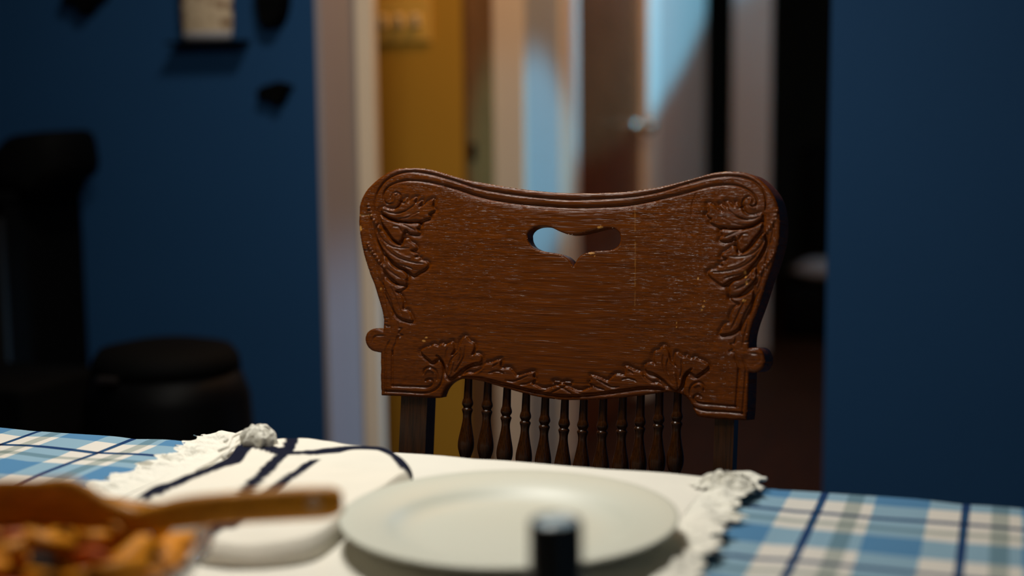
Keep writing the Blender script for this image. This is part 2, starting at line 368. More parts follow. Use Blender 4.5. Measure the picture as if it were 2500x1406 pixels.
# far room: dark armchair with pale cushion, seen past the right of the chair
fz = 6.75
ap = ony(1965, 880, fz); ac = Vector((ony(1905, 700, fz-0.3).x+0.36, fz, 0))
arm = empty('dark_armchair', ac); tag(arm, 'dark armchair in the unlit room at the end of the hall', 'armchair')
bm = bmesh.new(); boxm(bm, (-0.36, -0.30, 0.0), (0.4, 0.42, 0.24)); bm_obj('armchair_seat', bm, M['black'], arm, True, None, 0.04)
bm = bmesh.new(); boxm(bm, (-0.36, 0.22, 0.24), (0.4, 0.45, 0.86)); bm_obj('armchair_back', bm, M['black'], arm, True, None, 0.06)
cu = lathe('cushion', [(0, -0.05), (0.12, -0.04), (0.19, 0.0), (0.12, 0.05), (0, 0.06)], M['greycloth'], None, ac+Vector((-0.14, -0.02, 0.29)), 24)
cu.scale = (1.15, .8, .9)
tag(cu, 'pale grey cushion on the seat of the dark armchair', 'cushion')

# ------------------------------------------------------------------ table
TZ = 0.752
ey = (onz(0, 1040, TZ+0.003).y+onz(2500, 1246, TZ+0.003).y)/2
print('edge y', onz(0, 1040, TZ+.012), onz(1250, 1128, TZ+.012), onz(2500, 1243, TZ+.012))
TX0, TX1, TY0, TY1 = -1.45, 0.75, 0.22, ey-0.004
tb = empty('dining_table', ((TX0+TX1)/2, (TY0+TY1)/2, 0)); tag(tb, 'long dining table under a blue plaid tablecloth', 'table')
box('tabletop', (TX0, TY0, TZ-0.03), (TX1, TY1, TZ), M['tablewood'], tb, 0.006)
box('apron', (TX0+0.08, TY0+0.08, TZ-0.12), (TX1-0.08, TY1-0.1, TZ-0.03), M['tablewood'], tb)
for lx in (TX0+0.09, TX1-0.09):
    for ly in (TY0+0.09, TY1-0.11):
        box('leg', (lx-0.03, ly-0.03, 0), (lx+0.03, ly+0.03, TZ-0.12), M['tablewood'], tb, 0.004)

def plaid():
    m, n, l, b = nt('blue_plaid_cotton')
    tc = n.new('ShaderNodeTexCoord'); mp = n.new('ShaderNodeMapping'); mp.inputs['Rotation'].default_value = (0, 0, 0.0)
    l.new(tc.outputs['Object'], mp.inputs[0]); sx = n.new('ShaderNodeSeparateXYZ'); l.new(mp.outputs[0], sx.inputs[0])
    W, MB, NV, GG = (1, 1, 1), (0.34, 0.58, 0.82), (0.02, 0.09, 0.25), (0.55, 0.62, 0.62)
    def axis(out, period, off, stops):
        a = n.new('ShaderNodeMath'); a.operation = 'ADD'; l.new(out, a.inputs[0]); a.inputs[1].default_value = off+period*40
        dv = n.new('ShaderNodeMath'); dv.operation = 'DIVIDE'; l.new(a.outputs[0], dv.inputs[0]); dv.inputs[1].default_value = period
        fr = n.new('ShaderNodeMath'); fr.operation = 'FRACT'; l.new(dv.outputs[0], fr.inputs[0])
        r = n.new('ShaderNodeValToRGB'); r.color_ramp.interpolation = 'CONSTANT'
        e = r.color_ramp.elements
        while len(e) > 1: e.remove(e[-1])
        e[0].position = 0; e[0].color = (*stops[0][1], 1)
        for p, c in stops[1:]:
            q = e.new(p); q.color = (*c, 1)
        l.new(fr.outputs[0], r.inputs[0]); return r.outputs[0]
    PX, OX, PY, OY = plaid_par
    xs_ = axis(sx.outputs[0], PX, OX, [(0, NV), (0.055, W), (0.2, GG), (0.32, W), (0.40, MB), (0.78, W)])
    ys_ = axis(sx.outputs[1], PY, OY, [(0, W), (0.25, MB), (0.60, W), (0.72, GG), (0.80, W), (0.94, NV)])
    mx = n.new('ShaderNodeMix'); mx.data_type = 'RGBA'; mx.blend_type = 'MULTIPLY'; mx.inputs[0].default_value = 1
    l.new(xs_, mx.inputs[6]); l.new(ys_, mx.inputs[7])
    m2 = n.new('ShaderNodeMix'); m2.data_type = 'RGBA'; m2.blend_type = 'MULTIPLY'; m2.inputs[0].default_value = 1
    l.new(mx.outputs[2], m2.inputs[6]); m2.inputs[7].default_value = (0.66, 0.63, 0.58, 1)
    l.new(m2.outputs[2], b.inputs['Base Color'])
    b.inputs['Roughness'].default_value = 0.85; b.inputs['Specular IOR Level'].default_value = 0.15
    return m
# period and phase of the woven stripes (metres)
xn1, xn2 = onz(113, 1052, TZ).x, onz(353, 1070, TZ).x
print('stripe x', xn1, xn2, onz(2022, 1218, TZ).x, onz(2345, 1236, TZ).x)
plaid_par = (0.125, 0, 0.16, 0)
PXp = abs(xn2-xn1); 
CX = -0.35
PXp = 0.115
plaid_par = (PXp, -(-0.945-CX)+0.003, 0.13, -(ey-0.06-0.13-0.9)-0.004)
M['plaid'] = plaid()

def cloth_surface(name, x0, x1, y0, y1, zt, m, drop, loc, seed, amp=0.0015, nx=260, ny=120, skirt=None, parent=None, edge=None):
    """cloth lying on the table top to y1 then hanging over the far edge"""
    X = np.linspace(x0, x1, nx); T = np.linspace(0, (y1-y0)+drop, ny)
    Xg, Tg = np.meshgrid(X, T); L = y1-y0; r = 0.012
    Y = np.where(Tg < L, y0+Tg, y1+np.minimum(r, r*np.sin(np.clip((Tg-L)/(r*1.57), 0, 1)*PI/2)))
    over = np.clip(Tg-L, 0, None)
    Z = np.where(over < r*1.57, zt-r*(1-np.cos(np.clip(over/(r*1.57), 0, 1)*PI/2)), zt-r-(over-r*1.57))
    wav = vnoise(Xg*9+3, Tg*7, seed)+0.5*vnoise(Xg*22, Tg*16+5, seed+1)
    Z = Z+np.abs(wav)*amp*2*(over <= 0)
    Y = Y+np.where(over > r, (np.sin(Xg*38)*0.5+0.5)*0.012*np.clip(over/0.15, 0, 1)+0.001, 0)
    Zedge = vnoise(Xg*14, Xg*0+2, seed+5)*amp*2.2*np.exp(-((Tg-L)/0.02)**2); Z = Z+np.abs(Zedge)
    if edge is not None: Xg = edge(Xg, Y, X)
    P = np.stack([Xg, Y, Z], -1)
    return grid_mesh(name, P, m, parent, loc)
tc_ = cloth_surface('tablecloth', TX0-0.01, TX1+0.01, TY0, TY1+0.004, TZ+0.002, M['plaid'], 0.22, (CX, 0.9, TZ), 3, 0.002, 420, 160)
tag(tc_, 'blue and white plaid tablecloth hanging over the table edge', 'tablecloth')

# white lace edged runner crossing the table
RZ = TZ+0.0062
ra, rb_ = onz(500, 1086, RZ), onz(330, 1190, RZ)
rc, rd = onz(1790, 1190, RZ), onz(1700, 1330, RZ)
print('runner', ra, rb_, rc, rd)
def lerp_x(p, q, y): return p.x+(q.x-p.x)*(y-p.y)/(q.y-p.y)
RXl, RXr = ra.x+0.034, rc.x-0.022
rn = empty('table_runner', ((RXl+RXr)/2, 0.8, RZ)); tag(rn, 'white runner with ruffled lace sides laid across the plaid tablecloth', 'table runner')
cloth_surface('runner_cloth', RXl, RXr, TY0+0.05, TY1+0.008, RZ+0.001, M['cloth'], 0.16, (0, 0, 0), 11, 0.0014, 240, 140, parent=rn)
def ruffle(name, xin, sign, width, lift):
    nl, nw = 700, 14
    T = np.linspace(0, (TY1+0.008-TY0-0.05)+0.16, nl); Wd = np.linspace(0, 1, nw)
    Tg, Wg = np.meshgrid(T, Wd, indexing='ij'); L = TY1+0.008-TY0-0.05; r = 0.012
    over = np.clip(Tg-L, 0, None)
    Y = np.where(Tg < L, TY0+0.05+Tg, TY1+0.008+np.minimum(r, over))
    Z = RZ+0.0015-np.clip(over-0.004, 0, None)
    jag = 0.14*np.sin(Tg*620)+0.7*vnoise(Tg*45, Tg*0+1, 9)+0.35*vnoise(Tg*150, Tg*0+4, 10)
    X = xin+sign*width*Wg*(1+jag*Wg*0.6)
    ruf = (vnoise(Tg*70+Wg*3, Wg*2, 21)+0.6*vnoise(Tg*170, Wg*4+9, 22)+0.5)
    Z = Z+lift*ruf*np.clip(Wg*2.2, 0, 1)*(over < 0.01)+0.002*vnoise(Tg*400, Wg*9, 5)*Wg
    Y = Y+0.006*vnoise(Tg*60, Wg*3, 30)*Wg+np.where(over > 0.004, 0.004+0.012*Wg*np.abs(np.sin(Tg*70)), 0)
    P = np.stack([X, Y, Z], -1)
    return grid_mesh(name, P, M['lace'], rn, (0, 0, 0))
ruffle('lace_edging', RXl, -1, 0.040, 0.008)
ruffle('lace_edging', RXr, 1, 0.040, 0.007)
# raised lace fold at the far right of the runner
def lump(name, pts, dz, m, seed, parent, n=1):
    pass
def ruffle_heap(name, cpx, rx, ry, hz, seed, parent, m, crests=9):
    c = onz(cpx[0], cpx[1], RZ); nu, nv = 90, 40
    U, V = np.meshgrid(np.linspace(0, 2*PI, nu), np.linspace(0, 1, nv))
    jag = 1+0.10*np.sin(U*crests)+0.25*vnoise(U*5, V*3, seed)
    R = V*jag
    H = hz*np.clip(1-R**2.2, 0, 1)**0.7*(0.75+0.5*vnoise(U*6, V*9, seed+1)+0.2*np.cos(U*crests)*V)
    P = np.stack([c.x+R*rx*np.cos(U), c.y+R*ry*np.sin(U), RZ+0.002+H], -1)
    return grid_mesh(name, P, m, parent, (0, 0, 0))
ruffle_heap('lace_fold', (1772, 1196), 0.028, 0.020, 0.015, 41, rn, M['lace'])

# ------------------------------------------------------------------ striped napkin
NZ = TZ+0.0110
def nz(p, h=0.012): return onz(p[0], p[1], NZ+h)
nap_out = [(545, 1116), (580, 1082), (640, 1070), (700, 1072), (740, 1071), (800, 1073), (862, 1084), (915, 1088), (965, 1098), (1000, 1122), (1005, 1142), (960, 1175), (880, 1225), (845, 1262), (770, 1318), (650, 1338), (520, 1334), (440, 1318), (310, 1270), (325, 1210), (435, 1168)]
def napkin():
    C = cr([tuple(nz(p)[:2]) for p in nap_out], 6, True)
    c = C.mean(0); nv = 46; V = np.linspace(0, 1, nv)
    # rings from centre to outline, thickness profile rounded at rim
    P = np.zeros((nv, len(C)+1, 3)); Cc = np.vstack([C, C[:1]])
    for i, v in enumerate(V):
        vv = math.sin(v*PI/2)**0.9
        ring = c+(Cc-c)*vv
        P[i, :, :2] = ring
        edge = (1-vv)*1.0
        h = 0.013*min(1, (edge/0.05))**0.5 if edge < .05 else 0.013
        hh = h+0.004*vnoise(ring[:, 0]*22, ring[:, 1]*22, 51)+0.002*vnoise(ring[:, 0]*60, ring[:, 1]*60, 52)
        P[i, :, 2] = NZ+np.clip(hh, 0.0005, 1) if v < 1 else NZ-0.0015
    stripes = [([(352, 1215), (400, 1195), (450, 1172), (520, 1148), (560, 1128), (600, 1092), (640, 1092), (700, 1106), (760, 1104), (820, 1101), (880, 1096), (940, 1098), (975, 1112), (1000, 1138)], 0.0088),
               ([(712, 1078), (700, 1100), (660, 1140), (610, 1195), (560, 1250), (500, 1320)], 0.0062),
               ([(768, 1126), (735, 1150), (690, 1182), (640, 1215), (560, 1290)], 0.0050)]
    A = np.zeros(P.shape[:2])
    for pts, hw in stripes:
        q = np.array([tuple(nz(p)[:2]) for p in pts]); q = cr(q, 8)
        dm = np.full(A.shape, 9.0)
        for a, b in zip(q[:-1], q[1:]):
            ab = b-a; t = np.clip(((P[..., 0]-a[0])*ab[0]+(P[..., 1]-a[1])*ab[1])/max(1e-12, ab@ab), 0, 1)
            dm = np.minimum(dm, np.hypot(P[..., 0]-a[0]-t*ab[0], P[..., 1]-a[1]-t*ab[1]))
        A = np.maximum(A, np.clip((hw-dm)/0.0008+0.5, 0, 1))
    m, n, l, b = nt('navy_striped_cotton'); a = n.new('ShaderNodeAttribute'); a.attribute_name = 'stripe'
    mx = n.new('ShaderNodeMix'); mx.data_type = 'RGBA'; l.new(a.outputs['Fac'], mx.inputs[0])
    mx.inputs[6].default_value = (0.80, 0.76, 0.67, 1); mx.inputs[7].default_value = (0.006, 0.008, 0.022, 1)
    l.new(mx.outputs[2], b.inputs['Base Color']); b.inputs['Roughness'].default_value = .9; b.inputs['Specular IOR Level'].default_value = .1
    loc = (float(c[0]), float(c[1]), NZ)
    nap = empty('folded_napkin', loc); tag(nap, 'white napkin with navy stripes folded between the wooden spoon and the plate', 'napkin')
    # denser resample around
    me_o = grid_mesh('napkin_cloth', P, m, nap, loc, {'stripe': A})
    # knotted tassel at the far left corner
    tp = onz(632, 1092, NZ+0.010)
    nu, nv = 60, 30
    U, V2 = np.meshgrid(np.linspace(0, 2*PI, nu), np.linspace(0, PI, nv))
    R = 1+0.18*np.sin(U*7+V2*2)*np.sin(V2)+0.2*vnoise(U*3, V2*4, 71)
    Q = np.stack([tp.x+0.016*R*np.sin(V2)*np.cos(U), tp.y+0.012*R*np.sin(V2)*np.sin(U), tp.z+0.006+0.015*R*np.cos(V2)], -1)
    grid_mesh('tassel_knot', Q, M['lace'], nap, loc)
    th_p = [[(625, 1058), (600, 1062), (575, 1078), (560, 1100), (545, 1118)], [(622, 1050), (590, 1055), (566, 1066), (548, 1078)],
            [(618, 1066), (590, 1076), (560, 1098), (520, 1126), (480, 1150)], [(566, 1066), (562, 1074), (556, 1090), (535, 1100)], [(640, 1048), (655, 1060), (668, 1078), (680, 1086)]]
    for s in th_p:
        tube('thread', [onz(x, y, NZ+0.012) for x, y in s], 0.0016, M['lace'], nap, 8, loc)
napkin()

# ------------------------------------------------------------------ plate
PLZ = NZ+0.0005
pa, pb = onz(838, 1285, PLZ+0.018), onz(1655, 1270, PLZ+0.018)
pf, pn = onz(1245, 1141, PLZ+0.018), onz(1245, 1398, PLZ+0.018)
print('plate', (pb-pa).length, (pf-pn).length)
pcx = onz(1243, 1253, PLZ+0.018); PR = 0.1275
pl = lathe('dinner_plate', [(r*PR, z) for r, z in [(0, 0.004), (0.5, 0.004), (0.64, 0.0055), (0.70, 0.010), (0.76, 0.0135), (0.90, 0.0165), (0.985, 0.0185), (1.0, 0.0182), (1.0, 0.0168), (0.985, 0.0158), (0.75, 0.0085), (0.60, 0.001), (0.58, -0.0), (0.55, 0.001), (0, 0.001)]],
           M['china'], None, (pcx.x, pcx.y, PLZ), 96)
tag(pl, 'large round white dinner plate, empty, in front of the carved chair', 'plate')

# ------------------------------------------------------------------ black capped bottle
bt = at(1356, 1272, 0.80); bh = bt.z-TZ-0.009
bo = empty('sauce_bottle', (bt.x, bt.y, TZ+0.0098)); tag(bo, 'black bottle with a pale topped cap standing nearest the camera before the plate', 'bottle')
lathe('bottle_body', [(0, 0), (0.020, 0), (0.022, 0.003), (0.022, bh-0.062), (0.0185, bh-0.045), (0.0155, bh-0.038), (0, bh-0.038)], M['plastic'], bo)
lathe('bottle_cap', [(0.0, bh-0.038), (0.0165, bh-0.038), (0.0165, bh-0.033), (0.0152, bh-0.031), (0.0150, bh-0.0015), (0.0140, bh), (0.0125, bh), (0.0115, bh-0.001), (0, bh-0.001)], M['plastic'], bo)
o = lathe('cap_reflection', [(0.0, bh-0.0006), (0.0112, bh-0.0006), (0.0114, bh-0.001), (0, bh-0.0012)], mat('painted_cap_reflection', (0.36, 0.52, 0.62), 0.3, 0.5), bo)  # pale colour paints the cool reflection on top of the cap
o['label'] = 'painted pale blue reflection on the cap'

# ------------------------------------------------------------------ dish of food and spoon
dc = onz(35, 1345, TZ+0.058); DR = 0.122
def glass():
    m, n, l, b = nt('clear_glass'); b.inputs['Base Color'].default_value = (0.9, 0.88, 0.85, 1)
    b.inputs['Transmission Weight'].default_value = 0.9; b.inputs['Roughness'].default_value = 0.08; b.inputs['IOR'].default_value = 1.45; return m
print('dish', dc)
dish = lathe('glass_dish', [(0, 0), (0.62*DR, 0), (0.72*DR, 0.004), (0.90*DR, 0.024), (0.985*DR, 0.042), (1.01*DR, 0.044), (1.01*DR, 0.047), (0.97*DR, 0.047), (0.87*DR, 0.028), (0.70*DR, 0.008), (0.6*DR, 0.005), (0, 0.005)], glass(), None, (dc.x, dc.y, TZ+0.0120), 80)
tag(dish, 'clear glass dish heaped with food at the left front', 'dish')
cols = {'amber': (0.62, 0.225, 0.004), 'yellow': (0.80, 0.45, 0.015), 'rust': (0.42, 0.08, 0.006), 'dark': (0.016, 0.005, 0.002)}
fm = {k: mat('cooked_food_'+k, v, 0.55, 0.05 if k == 'dark' else 0.2, 0.25, 60, 0.3, 200) for k, v in cols.items()}
lab = {'amber': ('pasta_piece', 'amber cooked pasta tube heaped in the glass dish', 'pasta', 'amber pasta in the glass dish'),
       'yellow': ('pepper_piece', 'bright yellow pepper chunk heaped in the glass dish', 'vegetable', 'yellow pieces in the glass dish'),
       'rust': ('tomato_piece', 'rust red cooked chunk heaped in the glass dish', 'vegetable', 'rust red pieces in the glass dish'),
       'dark': ('olive_piece', 'dark brown cooked chunk heaped in the glass dish', 'vegetable', 'dark pieces in the glass dish')}
def chunk_mesh(name, kind, seed):
    bm = bmesh.new()
    if kind == 'amber':
        seg = 14; r = 0.0072; L = 0.034; rings = []
        for rr, s in ((r*.7, -1), (r, -1), (r, 1), (r*.7, 1)):
            rings.append([bm.verts.new((s*L/2+s*0.4*rr*math.cos(2*PI*k/seg), rr*math.cos(2*PI*k/seg), rr*math.sin(2*PI*k/seg))) for k in range(seg)])
        rings.append(rings[0])
        for A, B in zip(rings[:-1], rings[1:]):
            for k in range(seg): bm.faces.new((A[k], A[(k+1) % seg], B[(k+1) % seg], B[k]))
    else:
        bmesh.ops.create_icosphere(bm, subdivisions=3, radius=0.0100)
        r = random.Random(seed); ph = [r.uniform(0, 6) for _ in range(3)]
        for v in bm.verts:
            c = v.co; f = 1+0.16*math.sin(c.x*260+ph[0])+0.14*math.sin(c.y*300+ph[1])+0.1*math.sin(c.z*320+ph[2])
            v.co = Vector((c.x*1.3*f, c.y*1.0*f, c.z*0.65*f))
    bmesh.ops.recalc_face_normals(bm, faces=bm.faces)
    me = bpy.data.meshes.new(name); bm.to_mesh(me); bm.free(); me.materials.append(fm[kind])
    me.polygons.foreach_set('use_smooth', [True]*len(me.polygons)); return me
meshes = {k: chunk_mesh(lab[k][0], k, i) for i, k in enumerate(cols)}
food = []
rr = random.Random(5)
def heap_h(r): return 0.033+0.018*(1-(r/(0.98*DR))**2.6)
def put(kind, x, y, z):
    nm, la, ct, gr = lab[kind]
    o = bpy.data.objects.new(nm, meshes[kind]); S.collection.objects.link(o); o.location = (x, y, z)
    o.rotation_euler = (rr.uniform(-.5, .5), rr.uniform(-.45, .45), rr.uniform(0, 2*PI)); tag(o, la, ct, gr)
    s = rr.uniform(.85, 1.2); o.scale = (s, s, s)
for layer in range(4):
    for a in range(320):
        if layer == 3: pass
        R_ = math.sqrt(rr.random())*DR*(0.70, 0.80, 0.84, 0.80)[layer]; th = rr.uniform(0, 2*PI)
        if layer > 0 and False: continue
        x, y = dc.x+R_*math.cos(th), dc.y+R_*math.sin(th)
        zc = TZ+0.019+(heap_h(R_))*(0.35, .65, .85, 1.0)[layer]
        p = Vector((x, y, zc))
        md = (0.020, 0.017, 0.0165, 0.016)[layer]
        if any((p-q).length < md for q in food): continue
        food.append(p)
        k = rr.choices(['amber', 'yellow', 'rust', 'dark'], [50, 15, 9, 26])[0]
        put(k, x, y, zc)
print('food', len(food))

# wooden spoon: handle towards the plate, bowl of the spoon on the food
def spoon():
    D0 = 0.905
    def sp(px, py, d_): return at(px, py, d_)
    top = [(832, 1200), (812, 1190), (780, 1188), (700, 1192), (560, 1202), (450, 1213), (370, 1232), (330, 1238), (280, 1222), (230, 1195), (190, 1172), (150, 1166), (80, 1172), (0, 1172), (-80, 1180), (-140, 1215)]
    bot = [(836, 1250), (815, 1262), (780, 1268), (700, 1272), (560, 1280), (450, 1290), (370, 1300), (330, 1302), (280, 1300), (230, 1296), (190, 1290), (150, 1288), (80, 1285), (0, 1282), (-80, 1275), (-140, 1255)]
    T, B = cr(top, 6), cr(bot, 6); n_ = len(T)
    loc = sp(760, 1230, D0)
    bm = bmesh.new(); FR, BK = [], []; nw = 9
    fwd = CR @ Vector((0, 0, -1)); 
    # the spoon is held on its edge: broad face looks at the viewer, board 9 mm thick, hollowed at the head
    nrm = Vector((fwd.x, fwd.y, 0)).normalized()
    for i in range(n_):
        s = i/(n_-1); head = max(0, (s-0.55)/0.45)
        dd = D0+0.0*s
        a, b = sp(T[i][0], T[i][1], dd), sp(B[i][0], B[i][1], dd)
        fr, bk = [], []
        for k in range(nw):
            t = k/(nw-1); p = a.lerp(b, t)
            rnd = math.sqrt(max(0, 1-(2*t-1)**4))*0.0045
            hol = 0.008*head*(1-(2*t-1)**2)
            fr.append(bm.verts.new(p-loc-nrm*(rnd-hol))); bk.append(bm.verts.new(p-loc+nrm*(rnd+hol+0.0015)))
        FR.append(fr); BK.append(bk)
    for i in range(n_-1):
        for k in range(nw-1):
            bm.faces.new((FR[i][k], FR[i+1][k], FR[i+1][k+1], FR[i][k+1]))
            bm.faces.new((BK[i][k], BK[i][k+1], BK[i+1][k+1], BK[i+1][k]))
        bm.faces.new((FR[i][0], BK[i][0], BK[i+1][0], FR[i+1][0])); bm.faces.new((FR[i][-1], FR[i+1][-1], BK[i+1][-1], BK[i][-1]))
    for i in (0, -1):
        for k in range(nw-1): bm.faces.new((FR[i][k], FR[i][k+1], BK[i][k+1], BK[i][k]))
    e = empty('wooden_spoon', loc); tag(e, 'orange brown wooden serving spoon lying across the glass dish', 'spoon')
    o = bm_obj('spoon_body', bm, M['spoonwood'], e, True)
    rv = lathe('handle_rivet', [(0, 0.0022), (0.0042, 0.002), (0.0052, 0.0008), (0.0052, -0.004), (0, -0.004)], mat('pale_rivet', (0.42, 0.22, 0.09), .4, .5), e, sp(768, 1226, D0)-loc-nrm*0.0040, 24)
    rv.rotation_euler = nrm.to_track_quat('-Z', 'Y').to_euler()
spoon()

# ------------------------------------------------------------------ carved chair
RHO = math.radians(9.0)
P0 = at(1392, 700, 1.47); KC = 0.50
U_ = Vector((1, 0, 0)); V_ = Vector((0, math.sin(RHO), math.cos(RHO))); W_ = Vector((0, -math.cos(RHO), math.sin(RHO)))
def uv(px, py):
    d = ray(px, py); q = O-P0; wq, wd, uq, ud = q.dot(W_), d.dot(W_), q.dot(U_), d.dot(U_)
    t = -wq/wd
    for _ in range(12):
        u = uq+t*ud; f = wq+t*wd-KC*u*u; t -= f/(wd-2*KC*u*ud)
    return (uq+t*ud, q.dot(V_)+t*d.dot(V_))
r1 = lambda X, Y: uv(850+X/4.536, 390+Y/4.536)
r2 = lambda X, Y: uv(1400+X/4.536, 390+Y/4.536)
r3 = lambda X, Y: uv(850+X/4.536, 690+Y/4.536)
r4 = lambda X, Y: uv(1400+X/3.056, 720+Y/3.056)
def tr(f, s): return [f(*p) for p in s]
outline = tr(r1, [(118, 620), (125, 520), (150, 430), (200, 340), (270, 265), (360, 190), (470, 125), (560, 98), (680, 90), (800, 93), (900, 105), (1000, 130), (1180, 185), (1350, 230), (1550, 265), (1750, 300), (1950, 328), (2200, 355), (2400, 367)])
outline += tr(r2, [(100, 370), (300, 368), (560, 355), (800, 325), (1000, 290), (1200, 240), (1400, 185), (1550, 145), (1700, 128), (1800, 130), (1900, 142), (2000, 175), (2090, 240), (2170, 325), (2235, 430), (2272, 550), (2287, 700), (2280, 870), (2250, 1010), (2205, 1170), (2150, 1320)])
outline += tr(r4, [(1405, 20), (1370, 120), (1335, 215), (1313, 300), (1306, 365)])
corner1 = tr(r4, [(1308, 398)])
earR = tr(r4, [(1340, 393), (1375, 395), (1405, 415), (1425, 460), (1426, 510), (1403, 555), (1370, 576), (1335, 580)])
legR = tr(r4, [(1308, 580), (1305, 700), (1298, 850), (1290, 936)])
botR = tr(r4, [(1160, 930), (1040, 922), (960, 912), (920, 895), (895, 850), (872, 800), (840, 762), (800, 738), (755, 727), (700, 724), (640, 730), (560, 742), (400, 762), (240, 778), (80, 783)])
botL = tr(r3, [(2400, 1300), (2300, 1292), (2120, 1268), (1950, 1228), (1800, 1186), (1650, 1142), (1500, 1098), (1380, 1074), (1260, 1066), (1180, 1085), (1110, 1130), (1060, 1195), (1035, 1255), (1000, 1278), (700, 1262)])
legL = tr(r3, [(366, 1248), (358, 1100), (358, 900), (360, 775)])
earL = tr(r3, [(310, 765), (260, 750), (220, 715), (195, 670), (188, 620), (197, 575), (222, 540), (262, 515), (310, 505), (350, 512)])
upL = tr(r3, [(384, 528), (387, 460), (388, 400), (375, 320), (350, 230), (320, 130), (283, 10)])
upL2 = tr(r1, [(245, 1280), (205, 1160), (170, 1040), (145, 920), (126, 800), (118, 710)])
def seg(pts, n=6): return list(map(tuple, cr(pts, n)))
poly = seg([upL2[-1]]+outline)+seg([outline[-1]]+corner1, 1)[1:]+seg([corner1[0]]+earR+[legR[0]])[1:]+seg(legR, 2)[1:]+seg([legR[-1]]+botR+botL+[legL[0]])[1:]+seg(legL, 2)[1:]+seg([legL[-1]]+earL+[upL[0]])[1:]+seg(upL+upL2)[1:-1]
poly = np.array(poly)
hole = tr(r1, [(1983, 830), (1990, 895), (2020, 950), (2060, 980), (2120, 1005), (2200, 1020), (2300, 1035), (2380, 1060), (2440, 1105), (2478, 1160)])
tip = uv(1400, 651)
hole2 = tr(r2, [(20, 1140), (50, 1090), (90, 1055), (150, 1028), (250, 1010), (350, 1005), (430, 995), (490, 960), (515, 910), (518, 850), (500, 800), (460, 765), (400, 752), (330, 755), (250, 775), (150, 800), (60, 820)])
hole3 = tr(r1, [(2450, 828), (2390, 812), (2330, 788), (2260, 755), (2180, 737), (2100, 738), (2040, 758), (2000, 793)])
hpoly = np.array(seg(hole+[tip])+seg([tip]+hole2+hole3+[hole[0]])[1:-1])
UC = (poly[:, 0].min()+poly[:, 0].max())/2
print('panel size', np.ptp(poly[:, 0]), np.ptp(poly[:, 1]), 'UC', UC, 'P0', P0, 'tip u', tip, 'z range', P0.z+poly[:, 1].min()*math.cos(RHO), P0.z+poly[:, 1].max()*math.cos(RHO))
print('sym: peaks', r1(680, 90), r2(1750, 128), 'corners', legL[0], legR[-1], 'ears', earL[4], earR[4], 'widest', outline[0], outline[-5])

def inside(pl, X, Y):
    res = np.zeros(X.shape, bool); n_ = len(pl); j = n_-1
    for i in range(n_):
        xi, yi = pl[i]; xj, yj = pl[j]
        if yi != yj:
            c = ((yi > Y) != (yj > Y)) & (X < (xj-xi)*(Y-yi)/(yj-yi)+xi); res ^= c
        j = i
    return res
STEP = 0.00075
gu = np.arange(poly[:, 0].min()-3*STEP, poly[:, 0].max()+3*STEP, STEP); gv = np.arange(poly[:, 1].min()-3*STEP, poly[:, 1].max()+3*STEP, STEP)
GU, GV = np.meshgrid(gu, gv)
def dist_to(pts, closed, R, near=False):
    D = np.full(GU.shape, 9.0); NP_ = np.zeros(GU.shape+(2,)) if near else None
    q = np.vstack([pts, pts[:1]]) if closed else np.asarray(pts)
    TT = np.zeros(GU.shape) ; cum = 0; tot = np.hypot(*np.diff(q, axis=0).T).sum()
    for a, b in zip(q[:-1], q[1:]):
        lo = np.minimum(a, b)-R; hi = np.maximum(a, b)+R
        i0, i1 = np.searchsorted(gu, [lo[0], hi[0]]); j0, j1 = np.searchsorted(gv, [lo[1], hi[1]])
        ab = b-a; L2 = max(1e-14, ab@ab)
        if i1 > i0 and j1 > j0:
            X, Y = GU[j0:j1, i0:i1], GV[j0:j1, i0:i1]
            t = np.clip(((X-a[0])*ab[0]+(Y-a[1])*ab[1])/L2, 0, 1); nx_, ny_ = a[0]+t*ab[0], a[1]+t*ab[1]
            dd = np.hypot(X-nx_, Y-ny_); sub = D[j0:j1, i0:i1]; k = dd < sub; sub[k] = dd[k]
            TT[j0:j1, i0:i1][k] = ((cum+t*math.sqrt(L2))/tot)[k]
            if near: NP_[j0:j1, i0:i1, 0][k] = nx_[k]; NP_[j0:j1, i0:i1, 1][k] = ny_[k]
        cum += math.sqrt(L2)
    return (D, NP_) if near else (D, TT)
Do, No = dist_to(poly, True, 0.02, True); Dh, Nh = dist_to(hpoly, True, 0.02, True)
ins = inside(poly, GU, GV) & ~inside(hpoly, GU, GV)
Db = np.minimum(Do, Dh)
H = np.zeros(GU.shape)
sm = lambda x: np.clip(x, 0, 1)**2*(3-2*np.clip(x, 0, 1))
H -= 0.0022*(1-np.sqrt(1-np.clip(1-Do/0.0030, 0, 1)**2))
H -= 0.0016*(1-np.sqrt(1-np.clip(1-Dh/0.0018, 0, 1)**2))
def groove(pts, w, dep, taper=True, n=6, mirror=True):
    global H
    q = cr(pts, n)
    for s in ((1, -1) if mirror else (1,)):
        qq = q.copy()
        if s < 0: qq[:, 0] = 2*MC-qq[:, 0]
        D, T = dist_to(qq, False, w*1.2)
        ww = w*(0.35+0.65*np.clip(np.minimum(T, 1-T)*6, 0, 1)) if taper else w
        H = np.minimum(H, H*0.3-dep*sm(1-D/ww)) if False else H-dep*sm(1-D/ww)
def ridge(pts, w, hh, n=6): groove(pts, w, -hh, True, n)
